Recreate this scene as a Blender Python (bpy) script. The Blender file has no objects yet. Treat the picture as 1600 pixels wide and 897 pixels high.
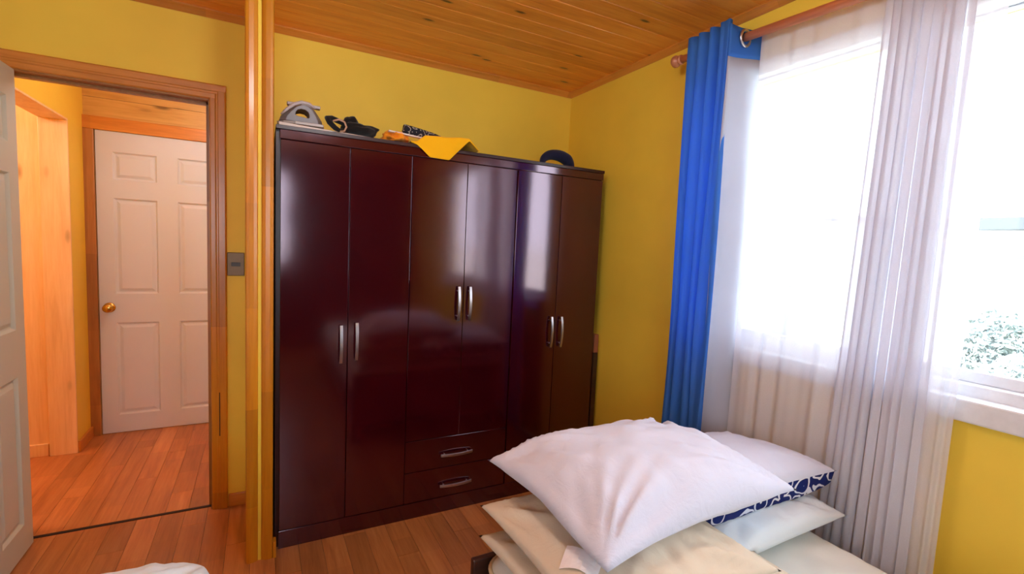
import bpy, bmesh, math, random
from mathutils import Vector, Matrix, noise
C = bpy.context.scene
col = C.collection
random.seed(7)
PI = math.pi

# ------------------------------------------------------------------ camera
F_PX, YAW, PITCH, ROLL = 746.07, math.radians(27.88), math.radians(-4.854), math.radians(2.617)
cd = bpy.data.cameras.new('camera')
cam = bpy.data.objects.new('camera', cd); col.objects.link(cam)
cd.sensor_fit = 'HORIZONTAL'; cd.sensor_width = 36.0; cd.lens = 36.0 * F_PX / 1600.0
cd.clip_start = 0.02; cd.clip_end = 300
fwd = Vector((math.sin(YAW)*math.cos(PITCH), math.cos(YAW)*math.cos(PITCH), math.sin(PITCH)))
rt0 = Vector((math.cos(YAW), -math.sin(YAW), 0)); up0 = rt0.cross(fwd)
rt = math.cos(ROLL)*rt0 + math.sin(ROLL)*up0
up = -math.sin(ROLL)*rt0 + math.cos(ROLL)*up0
M = Matrix((rt, up, -fwd)).transposed().to_4x4(); M.translation = Vector((0, 0, 1.38))
cam.matrix_world = M
C.camera = cam

# ------------------------------------------------------------------ world, sun, exposure
w = bpy.data.worlds.new('sky'); C.world = w; w.use_nodes = True
wn = w.node_tree; wn.nodes.clear()
bg = wn.nodes.new('ShaderNodeBackground')             # bright, evenly hazy sky
bg.inputs['Color'].default_value = (0.80, 0.89, 1.0, 1.0); bg.inputs['Strength'].default_value = 3.6
wo = wn.nodes.new('ShaderNodeOutputWorld')
wn.links.new(bg.outputs[0], wo.inputs[0])

sl = bpy.data.lights.new('sun', 'SUN'); sl.energy = 6.0; sl.angle = math.radians(0.6); sl.color = (1.0, 0.95, 0.87)
so = bpy.data.objects.new('sun', sl); col.objects.link(so)
so.rotation_euler = (math.radians(-14), math.radians(-40), 0)      # shines towards +x, from behind the house

vs = C.view_settings
vs.view_transform = 'Standard'; vs.look = 'None'; vs.gamma = 1.0; vs.use_curve_mapping = False
vs.exposure = 1.35
C.cycles.max_bounces = 14; C.cycles.diffuse_bounces = 8; C.cycles.glossy_bounces = 4
C.cycles.transmission_bounces = 8; C.cycles.transparent_max_bounces = 24
C.cycles.sample_clamp_indirect = 8.0
C.cycles.caustics_reflective = False; C.cycles.caustics_refractive = False

def portal(name, loc, rot, sx, sy):
    l = bpy.data.lights.new(name, 'AREA'); l.shape = 'RECTANGLE'; l.size = sx; l.size_y = sy
    l.cycles.is_portal = True
    o = bpy.data.objects.new(name, l); col.objects.link(o); o.location = loc; o.rotation_euler = rot
    return o
WY0, WY1, WZ0, WZ1 = -.58, 1.625, 1.0, 2.13
portal('window_portal', (1.93, (WY0+WY1)/2, (WZ0+WZ1)/2), (0, math.radians(90), 0), WZ1-WZ0, WY1-WY0)

portal('window_portal', (-.5, -2.13, 1.62), (math.radians(-90), 0, 0), 1.64, 1.16)

# ------------------------------------------------------------------ helpers
def srgb(r, g, b):
    f = lambda c: (c/255/12.92) if c/255 <= 0.04045 else ((c/255+0.055)/1.055)**2.4
    return (f(r), f(g), f(b), 1.0)

class NT:
    def __init__(self, name):
        self.m = bpy.data.materials.new(name); self.m.use_nodes = True
        self.t = self.m.node_tree; self.t.nodes.clear()
        self.out = self.n('ShaderNodeOutputMaterial')
    def n(self, typ, **kw):
        x = self.t.nodes.new(typ)
        for k, v in kw.items(): setattr(x, k, v)
        return x
    def l(self, a, b): self.t.links.new(a, b)
    def mix(self, fac, a, b, blend='MIX'):
        x = self.n('ShaderNodeMix', data_type='RGBA', blend_type=blend)
        for s, v in ((x.inputs[0], fac), (x.inputs[6], a), (x.inputs[7], b)):
            if hasattr(v, 'links'): self.l(v, s)
            else: s.default_value = v
        return x.outputs[2]
    def math(self, op, a, b=0.0):
        x = self.n('ShaderNodeMath', operation=op)
        for s, v in ((x.inputs[0], a), (x.inputs[1], b)):
            if hasattr(v, 'links'): self.l(v, s)
            else: s.default_value = v
        return x.outputs[0]
    def pos(self, scale=(1, 1, 1), rnd=0.0):
        g = self.n('ShaderNodeNewGeometry'); v = g.outputs['Position']
        if rnd:
            oi = self.n('ShaderNodeObjectInfo')
            s = self.math('MULTIPLY', oi.outputs['Random'], rnd)
            c = self.n('ShaderNodeCombineXYZ')
            for k in range(3): self.l(s, c.inputs[k])
            a = self.n('ShaderNodeVectorMath', operation='ADD'); self.l(v, a.inputs[0]); self.l(c.outputs[0], a.inputs[1]); v = a.outputs[0]
        mp = self.n('ShaderNodeMapping'); self.l(v, mp.inputs[0]); mp.inputs['Scale'].default_value = scale
        return mp.outputs[0]
    def noise(self, vec, scale, detail=4, rough=0.55, dist=0.0):
        x = self.n('ShaderNodeTexNoise'); self.l(vec, x.inputs['Vector'])
        x.inputs['Scale'].default_value = scale; x.inputs['Detail'].default_value = detail
        x.inputs['Roughness'].default_value = rough; x.inputs['Distortion'].default_value = dist
        return x.outputs['Fac']
    def ramp(self, fac, stops):
        x = self.n('ShaderNodeValToRGB'); self.l(fac, x.inputs[0])
        e = x.color_ramp.elements
        while len(e) < len(stops): e.new(0.5)
        for k, (p, c) in enumerate(stops): e[k].position = p; e[k].color = c
        return x.outputs[0]
    def bsdf(self, colr, rough=0.6, spec=0.5, metal=0.0, bump=None, bstr=0.2, bdist=0.01, **extra):
        p = self.n('ShaderNodeBsdfPrincipled')
        if hasattr(colr, 'links'): self.l(colr, p.inputs['Base Color'])
        else: p.inputs['Base Color'].default_value = colr
        if hasattr(rough, 'links'): self.l(rough, p.inputs['Roughness'])
        else: p.inputs['Roughness'].default_value = rough
        p.inputs['Specular IOR Level'].default_value = spec; p.inputs['Metallic'].default_value = metal
        for k, v in extra.items(): p.inputs[k.replace('_', ' ')].default_value = v
        if bump is not None:
            b = self.n('ShaderNodeBump'); b.inputs['Strength'].default_value = bstr; b.inputs['Distance'].default_value = bdist
            self.l(bump, b.inputs['Height']); self.l(b.outputs[0], p.inputs['Normal'])
        return p
    def done(self, sh):
        self.l(sh.outputs[0], self.out.inputs['Surface']); return self.m

def paint(name, c, rough=0.6, var=0.06, bstr=0.08, spec=0.4):
    t = NT(name); v = t.pos()
    n1 = t.noise(v, 2.5, 3); n2 = t.noise(v, 160, 2)
    dark = tuple(x*(1-var) for x in c[:3])+(1,); lite = tuple(min(1, x*(1+var)) for x in c[:3])+(1,)
    return t.done(t.bsdf(t.ramp(n1, [(0.3, dark), (0.7, lite)]), rough, spec, bump=n2, bstr=bstr, bdist=0.002))

def plain(name, c, rough=0.5, spec=0.5, metal=0.0, **extra):
    t = NT(name); n1 = t.noise(t.pos(), 40, 3)
    dark = tuple(x*0.92 for x in c[:3])+(1,)
    return t.done(t.bsdf(t.ramp(n1, [(0.3, dark), (0.7, c)]), rough, spec, metal, **extra))

def wood(name, dark, mid, lite, axis='X', rough=0.35, knots=False, seg=0.0, vary=0.25, coat=0.0):
    t = NT(name); st = {'X': (1, 14, 14), 'Y': (14, 1, 14), 'Z': (14, 14, 1)}[axis]
    v = t.pos(st, 9.0)
    g1 = t.noise(v, 1.6, 5, 0.6, 0.6); g2 = t.noise(v, 7, 4, 0.6, 0.2)
    g = t.math('ADD', t.math('MULTIPLY', g1, 0.7), t.math('MULTIPLY', g2, 0.3))
    c = t.ramp(g, [(0.3, dark), (0.5, mid), (0.72, lite)])
    oi = t.n('ShaderNodeObjectInfo')
    tone = t.math('ADD', t.math('MULTIPLY', oi.outputs['Random'], vary), 1.0 - vary/2)
    if seg:      # finger-jointed lengths, or strips printed across a board
        sv = t.pos({'X': (1/seg, .001, .001), 'Y': (.001, 1/seg, .001), 'Z': (.001, .001, 1/seg)}[axis], 9.0)
        fl = t.n('ShaderNodeVectorMath', operation='FLOOR'); t.l(sv, fl.inputs[0])
        wn_ = t.n('ShaderNodeTexWhiteNoise', noise_dimensions='3D'); t.l(fl.outputs[0], wn_.inputs['Vector'])
        tone = t.math('MULTIPLY', tone, t.math('ADD', t.math('MULTIPLY', wn_.outputs['Value'], 0.3), 0.82))
    hs = t.n('ShaderNodeHueSaturation'); t.l(c, hs.inputs['Color']); t.l(tone, hs.inputs['Value'])
    c = hs.outputs[0]
    if knots == 'ceiling':
        vo = t.n('ShaderNodeTexVoronoi', voronoi_dimensions='2D'); t.l(t.pos((1.5, 4.2, 1), 9.0), vo.inputs['Vector']); vo.inputs['Scale'].default_value = 1.0
        k = t.ramp(vo.outputs['Distance'], [(0.022, (1, 1, 1, 1)), (0.05, (0, 0, 0, 1))])
        ring = t.ramp(vo.outputs['Distance'], [(0.045, (1, 1, 1, 1)), (0.14, (0, 0, 0, 1))])
        c = t.mix(t.math('MULTIPLY', ring, 0.45), c, dark)
        c = t.mix(k, c, tuple(x*0.12 for x in dark[:3])+(1,))
    elif knots:
        ks = {'X': (2.2, 6.5, 6.5), 'Y': (6.5, 2.2, 6.5), 'Z': (6.5, 6.5, 2.2)}[axis]
        vo = t.n('ShaderNodeTexVoronoi'); t.l(t.pos(ks, 9.0), vo.inputs['Vector']); vo.inputs['Scale'].default_value = 1.0
        k = t.ramp(vo.outputs['Distance'], [(0.05, (1, 1, 1, 1)), (0.13, (0, 0, 0, 1))])
        c = t.mix(k, c, tuple(x*0.22 for x in dark[:3])+(1,))
        ring = t.ramp(vo.outputs['Distance'], [(0.12, (1, 1, 1, 1)), (0.3, (0, 0, 0, 1))])
        c = t.mix(t.math('MULTIPLY', ring, 0.35), c, dark)
    return t.done(t.bsdf(c, rough, 0.5, bump=g, bstr=0.05, bdist=0.002, Coat_Weight=coat, Coat_Roughness=0.15))

def fabric(name, c, rough=0.9, weave=420, var=0.04, bstr=0.25, fold=True):
    t = NT(name); tc = t.n('ShaderNodeTexCoord').outputs['Object']
    n1 = t.noise(tc, 5, 4); n2 = t.noise(tc, weave, 2); n3 = t.noise(tc, 22, 5, 0.6, 1.2)
    h = t.math('ADD', t.math('MULTIPLY', n2, 0.12), n3)
    dark = tuple(x*(1-var) for x in c[:3])+(1,)
    p = t.bsdf(t.ramp(n1, [(0.3, dark), (0.7, c)]), rough, 0.25, bump=h, bstr=bstr if fold else 0.1, bdist=0.006)
    p.inputs['Sheen Weight'].default_value = 0.15
    return t.done(p)

def cloth_thin(name, c, transl, transp, var=0.05):
    t = NT(name); v = t.pos()
    n = t.noise(v, 500, 2); n1 = t.noise(v, 6, 3)
    dark = tuple(x*(1-var) for x in c[:3])+(1,)
    cc = t.ramp(n1, [(0.3, dark), (0.7, c)])
    d = t.n('ShaderNodeBsdfDiffuse'); t.l(cc, d.inputs[0])
    tr = t.n('ShaderNodeBsdfTranslucent'); t.l(cc, tr.inputs[0])
    m1 = t.n('ShaderNodeMixShader'); m1.inputs[0].default_value = transl; t.l(d.outputs[0], m1.inputs[1]); t.l(tr.outputs[0], m1.inputs[2])
    if not transp: return t.done(m1)
    tp = t.n('ShaderNodeBsdfTransparent')
    m2 = t.n('ShaderNodeMixShader'); t.l(m1.outputs[0], m2.inputs[1]); t.l(tp.outputs[0], m2.inputs[2])
    f = t.math('ADD', t.math('MULTIPLY', n, 0.16), transp-0.08)
    t.l(f, m2.inputs[0])
    return t.done(m2)

# ------------------------------------------------------------------ materials
M_YEL = paint('yellow_wall_paint', srgb(242, 206, 70), 0.55, 0.05)
M_OFFW = paint('unseen_wall_offwhite', srgb(222, 220, 216), 0.6)  # off-white invented for an unseen wall, to bounce neutral light
M_WINE = paint('unseen_wall_wine', srgb(84, 44, 46), 0.6)  # dark wine tone invented for the unseen rear wall's reflection in the wardrobe
M_PINE = wood('ceiling_pine', srgb(206, 116, 36), srgb(234, 148, 54), srgb(244, 168, 78), 'X', 0.38, knots='ceiling', vary=0.16, coat=0.2)
M_TRIM = wood('trim_pine_upright', srgb(184, 106, 14), srgb(202, 126, 18), srgb(214, 142, 30), 'Z', 0.33, seg=0.42, vary=0.1, coat=0.2)
M_TRIMB = wood('trim_pine_brown', srgb(150, 96, 44), srgb(172, 114, 54), srgb(188, 132, 72), 'Z', 0.4, seg=0.5, vary=0.1)
M_TRIMX = wood('trim_pine_level', srgb(186, 112, 38), srgb(210, 134, 50), srgb(222, 152, 66), 'X', 0.35, seg=0.5, vary=0.1, coat=0.2)
M_TRIMY = wood('trim_pine_depth', srgb(186, 112, 38), srgb(210, 134, 50), srgb(222, 152, 66), 'Y', 0.35, seg=0.5, vary=0.1, coat=0.2)
M_PALEPINE = wood('pale_pine', srgb(220, 180, 124), srgb(236, 200, 146), srgb(244, 214, 166), 'Z', 0.45, knots=True, vary=0.06)
M_PANELX = wood('hall_pine_boards', srgb(182, 136, 62), srgb(206, 162, 84), srgb(220, 178, 102), 'X', 0.45, knots=True, vary=0.1)
M_FLOOR = wood('floor_laminate', srgb(150, 88, 44), srgb(182, 116, 64), srgb(200, 138, 84), 'Y', 0.32, seg=0.4, vary=0.2)
M_GAP = plain('dark_gap', srgb(46, 24, 14), 0.8)
M_WDOOR = paint('white_door_paint', srgb(212, 216, 222), 0.42, 0.02, 0.06)
M_GDOOR = paint('door_paint_bounce_tint', srgb(196, 198, 184), 0.42, 0.02, 0.06)  # white door paint with the yellow wall's bounce cast mixed into its colour
M_WPVC = plain('white_pvc', srgb(226, 226, 230), 0.35)
M_LACQ = NT('maroon_lacquer')
_v = M_LACQ.pos((1, 1, 1)); _n = M_LACQ.noise(_v, 3.2, 2); _n2 = M_LACQ.noise(_v, 500, 1)
M_LACQ = M_LACQ.done(M_LACQ.bsdf(M_LACQ.ramp(_n, [(0.3, srgb(46, 2, 8)), (0.7, srgb(56, 4, 12))]), 0.11, 0.5, bump=_n, bstr=0.12, bdist=0.008, IOR=1.88, Specular_Tint=(1.0, .74, .86, 1)))
M_CARC = plain('maroon_carcass', srgb(48, 12, 18), 0.35)
M_CHROME = plain('brushed_silver', srgb(205, 200, 205), 0.3, 0.5, 1.0)
M_BRASS = plain('brass', srgb(214, 178, 96), 0.25, 0.5, 1.0)
M_BRONZE = plain('bronze_plate', srgb(120, 92, 62), 0.4, 0.5, 0.3)
M_BRONZED = plain('dark_rocker', srgb(58, 44, 34), 0.4)
M_BLUE = cloth_thin('blue_curtain_cloth', srgb(84, 144, 228), 0.45, 0.0)
M_LINING = cloth_thin('white_curtain_lining', srgb(208, 212, 226), 0.3, 0.0)
M_SHEER = cloth_thin('sheer_voile', srgb(228, 228, 238), 0.22, 0.25, 0.02)
M_RODW = wood('rod_wood', srgb(176, 96, 60), srgb(206, 128, 88), srgb(220, 150, 110), 'Y', 0.35)
M_WHITE = fabric('white_pillow_cotton', srgb(212, 216, 236), bstr=.4)
M_COOL = fabric('cool_white_cotton', srgb(220, 230, 238))
M_CREAM = fabric('cream_cotton', srgb(214, 202, 182), bstr=.35)
M_MATT = fabric('mattress_ticking', srgb(226, 230, 226), fold=False)
M_PIPE = fabric('beige_piping', srgb(190, 172, 138), fold=False)
M_DWOOD = wood('dark_bed_wood', srgb(36, 18, 12), srgb(58, 30, 20), srgb(74, 40, 26), 'X', 0.4)
M_GREYPL = plain('grey_plastic', srgb(112, 104, 108), 0.4)
M_LGREY = plain('pale_grey_plastic', srgb(186, 172, 172), 0.4)
M_STEEL = plain('iron_soleplate', srgb(176, 166, 162), 0.5, 0.4, 0.2)
M_BLACK = fabric('black_cloth', srgb(24, 20, 20))
M_ORANGE = fabric('orange_cloth', srgb(236, 142, 26))
M_YCLOTH = fabric('yellow_cloth', srgb(250, 184, 10), bstr=0.12)
M_NAVY = fabric('navy_felt', srgb(28, 28, 56))
M_PAPER = fabric('white_paper', srgb(226, 212, 204), fold=False)
M_TAG = plain('white_tag', srgb(246, 244, 250), 0.6)
M_CORD = plain('beige_cord', srgb(196, 150, 120), 0.6)
M_SIDING = plain('white_siding', srgb(232, 236, 236), 0.6)
M_ROOFG = plain('grey_roof', srgb(74, 80, 88), 0.6)
M_GRASSG = paint('pale_yard', srgb(200, 200, 192), 0.9, 0.1)
M_LEAF = plain('shrub_leaf', srgb(146, 158, 158), 0.8)
M_GLASSD = plain('far_window_glass', srgb(120, 134, 146), 0.1)
def glass():
    t = NT('window_glass'); lw_ = t.n('ShaderNodeLayerWeight'); lw_.inputs['Blend'].default_value = .5; fr = t.math('ADD', t.math('MULTIPLY', t.math('POWER', lw_.outputs['Facing'], 5.0), .9), .035)
    g = t.n('ShaderNodeBsdfGlossy'); g.inputs['Roughness'].default_value = 0.0
    tp = t.n('ShaderNodeBsdfTransparent'); tp.inputs[0].default_value = (0.96, 0.98, 0.97, 1)
    m = t.n('ShaderNodeMixShader'); t.l(fr, m.inputs[0]); t.l(tp.outputs[0], m.inputs[1]); t.l(g.outputs[0], m.inputs[2])
    return t.done(m)
M_GLASS = glass()
def floral(name, base, motif, sc):
    t = NT(name); tc = t.n('ShaderNodeTexCoord').outputs['Object']
    dn = t.n('ShaderNodeTexNoise'); t.l(tc, dn.inputs['Vector']); dn.inputs['Scale'].default_value = 9
    ad = t.n('ShaderNodeVectorMath', operation='SCALE'); t.l(dn.outputs['Color'], ad.inputs[0]); ad.inputs['Scale'].default_value = 0.10
    a2 = t.n('ShaderNodeVectorMath', operation='ADD'); t.l(tc, a2.inputs[0]); t.l(ad.outputs[0], a2.inputs[1])
    vo = t.n('ShaderNodeTexVoronoi'); t.l(a2.outputs[0], vo.inputs['Vector']); vo.inputs['Scale'].default_value = sc
    s = t.math('SINE', t.math('MULTIPLY', vo.outputs['Distance'], 17.0))
    k = t.ramp(s, [(0.72, (0, 0, 0, 1)), (0.8, (1, 1, 1, 1))])
    return t.done(t.bsdf(t.mix(k, base, motif), 0.9, 0.2))
M_FLORAL = floral('navy_scroll_print', srgb(24, 38, 104), srgb(222, 226, 240), 13)
M_ZEBRA = floral('grey_scroll_print', srgb(40, 40, 48), srgb(176, 170, 160), 26)

# ------------------------------------------------------------------ geometry helpers
def bx(bm, x0, x1, y0, y1, z0, z1, mi=0):
    vs_ = [bm.verts.new(p) for p in ((x0,y0,z0),(x1,y0,z0),(x1,y1,z0),(x0,y1,z0),(x0,y0,z1),(x1,y0,z1),(x1,y1,z1),(x0,y1,z1))]
    for f in ((0,3,2,1),(4,5,6,7),(0,1,5,4),(1,2,6,5),(2,3,7,6),(3,0,4,7)):
        fc = bm.faces.new([vs_[i] for i in f]); fc.material_index = mi
    return vs_
def tube(bm, pts, r, n=10, closed=False, cap=True):
    pts = [Vector(p) for p in pts]; rings = []; N = len(pts)
    rr = r if isinstance(r, (list, tuple)) else [r]*N
    prev = None
    for i, p in enumerate(pts):
        a = pts[(i-1) % N] if (closed or i > 0) else p; b = pts[(i+1) % N] if (closed or i < N-1) else p
        t = (b-a).normalized()
        if prev is None:
            nrm = t.orthogonal().normalized()
        else:
            nrm = (prev - t*prev.dot(t)).normalized()
        prev = nrm; bi = t.cross(nrm)
        rings.append([bm.verts.new(p + rr[i]*(math.cos(2*PI*k/n)*nrm + math.sin(2*PI*k/n)*bi)) for k in range(n)])
    for i in range(N if closed else N-1):
        A, B = rings[i], rings[(i+1) % N]
        for k in range(n):
            bm.faces.new((A[k], A[(k+1) % n], B[(k+1) % n], B[k]))
    if cap and not closed:
        bm.faces.new(rings[0][::-1]); bm.faces.new(rings[-1])
def lathe(bm, prof, origin, axis, n=20):
    axis = Vector(axis).normalized(); e1 = axis.orthogonal().normalized(); e2 = axis.cross(e1); o = Vector(origin)
    rings = [[bm.verts.new(o + axis*h + r*(math.cos(2*PI*k/n)*e1 + math.sin(2*PI*k/n)*e2)) for k in range(n)] for h, r in prof]
    for A, B in zip(rings, rings[1:]):
        for k in range(n): bm.faces.new((A[k], A[(k+1) % n], B[(k+1) % n], B[k]))
    bm.faces.new(rings[0][::-1]); bm.faces.new(rings[-1])
def prism(bm, poly, fn, d0, d1):
    """extrude 2D polygon; fn(u, v, d) -> 3D point"""
    a = [bm.verts.new(fn(u, v, d0)) for u, v in poly]; b = [bm.verts.new(fn(u, v, d1)) for u, v in poly]
    n = len(poly); bm.faces.new(a[::-1]); bm.faces.new(b)
    for i in range(n): bm.faces.new((a[i], a[(i+1) % n], b[(i+1) % n], b[i]))
def grid(bm, nu, nv, fn, closed_u=False):
    g = [[bm.verts.new(fn(i/(nu-1), j/(nv-1))) for j in range(nv)] for i in range(nu)]
    fs = []
    for i in range(nu-1):
        for j in range(nv-1):
            fs.append(bm.faces.new((g[i][j], g[i+1][j], g[i+1][j+1], g[i][j+1])))
    return fs
def obj(name, bm, mat, parent=None, smooth=False, bevel=0.0, label=None, solid=0.0, origin=None):
    bmesh.ops.recalc_face_normals(bm, faces=bm.faces)
    me = bpy.data.meshes.new(name); 
    if origin is not None:
        for v_ in bm.verts: v_.co -= Vector(origin)
    bm.to_mesh(me); bm.free()
    for m_ in (mat if isinstance(mat, (list, tuple)) else [mat]): me.materials.append(m_)
    if smooth:
        for p in me.polygons: p.use_smooth = True
    o = bpy.data.objects.new(name, me); col.objects.link(o)
    if origin is not None: o.location = origin
    if parent is not None:
        o.parent = parent
        o.matrix_parent_inverse = Matrix.Translation(-parent_world(parent))
    if solid:
        s = o.modifiers.new('solid', 'SOLIDIFY'); s.thickness = solid; s.offset = 0
    if bevel:
        b = o.modifiers.new('bevel', 'BEVEL'); b.width = bevel; b.segments = 2; b.limit_method = 'ANGLE'; b.angle_limit = math.radians(40)
    if label: o['label'] = label
    return o
def parent_world(o):
    v_ = Vector((0, 0, 0))
    while o is not None:
        v_ += o.location; 
        if o.parent is not None: v_ += o.matrix_parent_inverse.translation
        o = o.parent
    return v_
def tag(o, label, cat, group=None, kind=None):
    o['label'] = label; o['category'] = cat
    if group: o['group'] = group
    if kind: o['kind'] = kind
    return o
def thing(name, loc, label, cat, group=None, kind=None):
    o = bpy.data.objects.new(name, None); col.objects.link(o); o.location = loc; o.empty_display_size = 0.05
    return tag(o, label, cat, group, kind)
def B(name, boxes, mat, parent=None, bevel=0.0, label=None):
    bm = bmesh.new()
    for b in boxes: bx(bm, *b)
    return obj(name, bm, mat, parent, bevel=bevel, label=label)
def struct(o, label, cat): return tag(o, label, cat, kind='structure')

# ------------------------------------------------------------------ room shell
XW, YB, ZC = 1.806, 2.702, 2.394
XL, YR = -1.95, -2.0
OX0, OX1, OZ = -0.922, -0.205, 2.005          # doorway in the back wall
YH = 3.996                                    # far wall of the hall

B_back = B('wall_back', [(XL-.1, OX0, YB, YB+.1, 0, ZC), (OX1, XW+.15, YB, YB+.1, 0, ZC), (OX0, OX1, YB, YB+.1, OZ, ZC)], M_YEL)
struct(B_back, 'yellow painted wall with the doorway, running on behind the wardrobe', 'wall')
B_right = B('wall_right', [(XW, XW+.15, WY1, YB+.1, 0, ZC), (XW, XW+.15, YR-.1, WY0, 0, ZC), (XW, XW+.15, WY0, WY1, 0, WZ0), (XW, XW+.15, WY0, WY1, WZ1, ZC)], M_YEL)
struct(B_right, 'yellow painted wall that holds the big curtained window', 'wall')
struct(B('wall_left', [(XL-.1, XL, YR-.1, YB+.1, 0, ZC)], M_OFFW), 'unseen side wall, off white for neutral bounce light', 'wall')
RW = (-1.32, .32, 1.04, 2.2)
struct(B('wall_rear', [(XL-.1, RW[0], YR-.1, YR, 0, ZC), (RW[1], XW+.15, YR-.1, YR, 0, ZC), (RW[0], RW[1], YR-.1, YR, 0, RW[2]), (RW[0], RW[1], YR-.1, YR, RW[3], ZC)], M_WINE), 'unseen wall behind the viewpoint, wine red for its reflection in the wardrobe', 'wall')
struct(B('wall_partition', [(-.042, .036, 2.182, YB, 0, ZC)], M_YEL), 'short yellow stub wall between the doorway and the wardrobe', 'wall')

# floor: sub floor with laminate boards laid on it
floor = B('floor', [(-3.3, XW, YR, YH+.1, -.06, -.006)], M_GAP)
struct(floor, 'reddish brown wood laminate floor of short boards running away from view', 'floor')
def board_mesh(wd, ln):
    bm = bmesh.new(); bx(bm, -wd/2+.0007, wd/2-.0007, -ln/2+.0007, ln/2-.0007, -.006, 0)
    me = bpy.data.meshes.new('board'); bmesh.ops.recalc_face_normals(bm, faces=bm.faces); bm.to_mesh(me); bm.free(); me.materials.append(M_FLOOR); return me
_bm = {}
def board(x, y0, y1, wd):
    k = (round(wd, 3), round(y1-y0, 3))
    if k not in _bm: _bm[k] = board_mesh(wd, y1-y0)
    o = bpy.data.objects.new('board', _bm[k]); col.objects.link(o); o.parent = floor; o.location = (x, (y0+y1)/2, 0)
BW = 0.096
def lay(xa, xb, ya, yb, ln):
    x = xa; k = 0
    while x < xb-1e-4:
        wd = min(BW, xb-x); y = ya; first = ln*((k*0.37) % 1.0)+.001; e = ya+first if first > .12 else ya+ln
        while y < yb-1e-4:
            e = min(e, yb)
            if yb-e < .1: e = yb
            board(x+wd/2, y, e, wd); y = e; e = y+ln
        x += wd; k += 1
lay(-1.0, XW, 0.2, 2.735, 0.92)
lay(-.99, .5, 2.745, YH+.1, 0.92)
bm = bmesh.new()
for xa, xb, ya, yb in ((XL, -1.0, YR, 2.735), (-1.0, XW, YR, 0.2), (-3.3, -.99, 2.745, YH+.1)):
    bx(bm, xa, xb, ya, yb, -.006, 0)
obj('plain_boards', bm, M_FLOOR, floor)
o = B('threshold_strip', [(OX0, OX1, 2.727, 2.745, -.004, .004)], M_GAP, floor, bevel=.002, label='dark threshold strip across the doorway')

# ceiling: tongue and groove planks
ceil = B('ceiling', [(-3.3, XW+.15, YR-.1, YH+.1, ZC+.012, ZC+.08)], M_GAP)
struct(ceil, 'varnished knotty pine plank ceiling', 'ceiling')
PW = .105
bm = bmesh.new(); vv = bx(bm, XL, XW, -PW/2+.001, PW/2-.001, 0, .012)
pm = bpy.data.meshes.new('plank'); bmesh.ops.bevel(bm, geom=[e for e in bm.edges if abs(e.verts[0].co.z) < 1e-6 and abs(e.verts[1].co.z) < 1e-6], offset=.002, segments=1, affect='EDGES'); bmesh.ops.recalc_face_normals(bm, faces=bm.faces); bm.to_mesh(pm); bm.free(); pm.materials.append(M_PINE)
y = YB - PW/2
while y > YR:
    o = bpy.data.objects.new('plank', pm); col.objects.link(o); o.parent = ceil; o.location = (0, y, ZC); y -= PW
B('hall_lining', [(-3.3, .6, YB+.1, YH+.1, ZC, ZC+.012)], M_PINE, ceil)

# cornices
def cornice(name, p0, p1, inward, mat, label):
    bm = bmesh.new(); d = (Vector(p1)-Vector(p0)); inw = Vector(inward)
    poly = [(0, 0), (.028, 0), (.028, -.006), (.018, -.014), (.010, -.024), (.004, -.030), (0, -.030)]
    a = [bm.verts.new(Vector(p0)+inw*u+Vector((0, 0, v))) for u, v in poly]; b = [bm.verts.new(Vector(p0)+d+inw*u+Vector((0, 0, v))) for u, v in poly]
    n = len(poly); bm.faces.new(a); bm.faces.new(b[::-1])
    for i in range(n): bm.faces.new((a[i], a[(i+1) % n], b[(i+1) % n], b[i]))
    return struct(obj(name, bm, mat), label, 'trim')
cornice('trim_1', (.036, YB, ZC), (XW, YB, ZC), (0, -1, 0), M_TRIMX, 'thin pine cornice strip above the wardrobe alcove')
cornice('trim_2', (XW, YR, ZC), (XW, YB, ZC), (-1, 0, 0), M_TRIMY, 'thin pine cornice strip above the window wall')
cornice('trim_3', (XL, YB, ZC), (-.042, YB, ZC), (0, -1, 0), M_TRIMX, 'thin pine cornice strip above the doorway wall')

# corner mouldings on the end of the partition
def moulding_up(name, prof, y_face, z0, z1, mat, label, parent=None):
    bm = bmesh.new(); prism(bm, prof, lambda u, v, d: Vector((u, y_face-v, d)), z0, z1)
    o = obj(name, bm, mat, parent, bevel=.0015)
    return struct(o, label, 'trim') if label else o
p1 = [(-.054, -.05), (-.054, .006), (-.050, .011), (-.040, .013), (-.024, .011), (-.013, .007), (-.009, .003), (-.009, 0), (-.042, 0), (-.042, -.05)]
p2 = [(.047, -.05), (.047, .006), (.044, .011), (.034, .013), (.018, .011), (.008, .007), (.003, .003), (.003, 0), (.036, 0), (.036, -.05)]
moulding_up('trim_4', p1, 2.182, 0, ZC, M_TRIM, 'pine corner moulding on the partition end, on the doorway side', None)
moulding_up('trim_5', p2, 2.182, 0, ZC, M_TRIM, 'pine corner moulding on the partition end, on the wardrobe side', None)
struct(B('baseboard_partition', [(.0475, .060, 2.170, 2.21, 0, .072)], M_TRIM, bevel=.002), 'short end of pine skirting beside the partition post', 'skirting')
struct(B('baseboard_back', [(-.143, -.056, YB-.014, YB, 0, .066)], M_TRIMX, bevel=.003), 'short pine skirting between doorway and partition', 'skirting')

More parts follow.
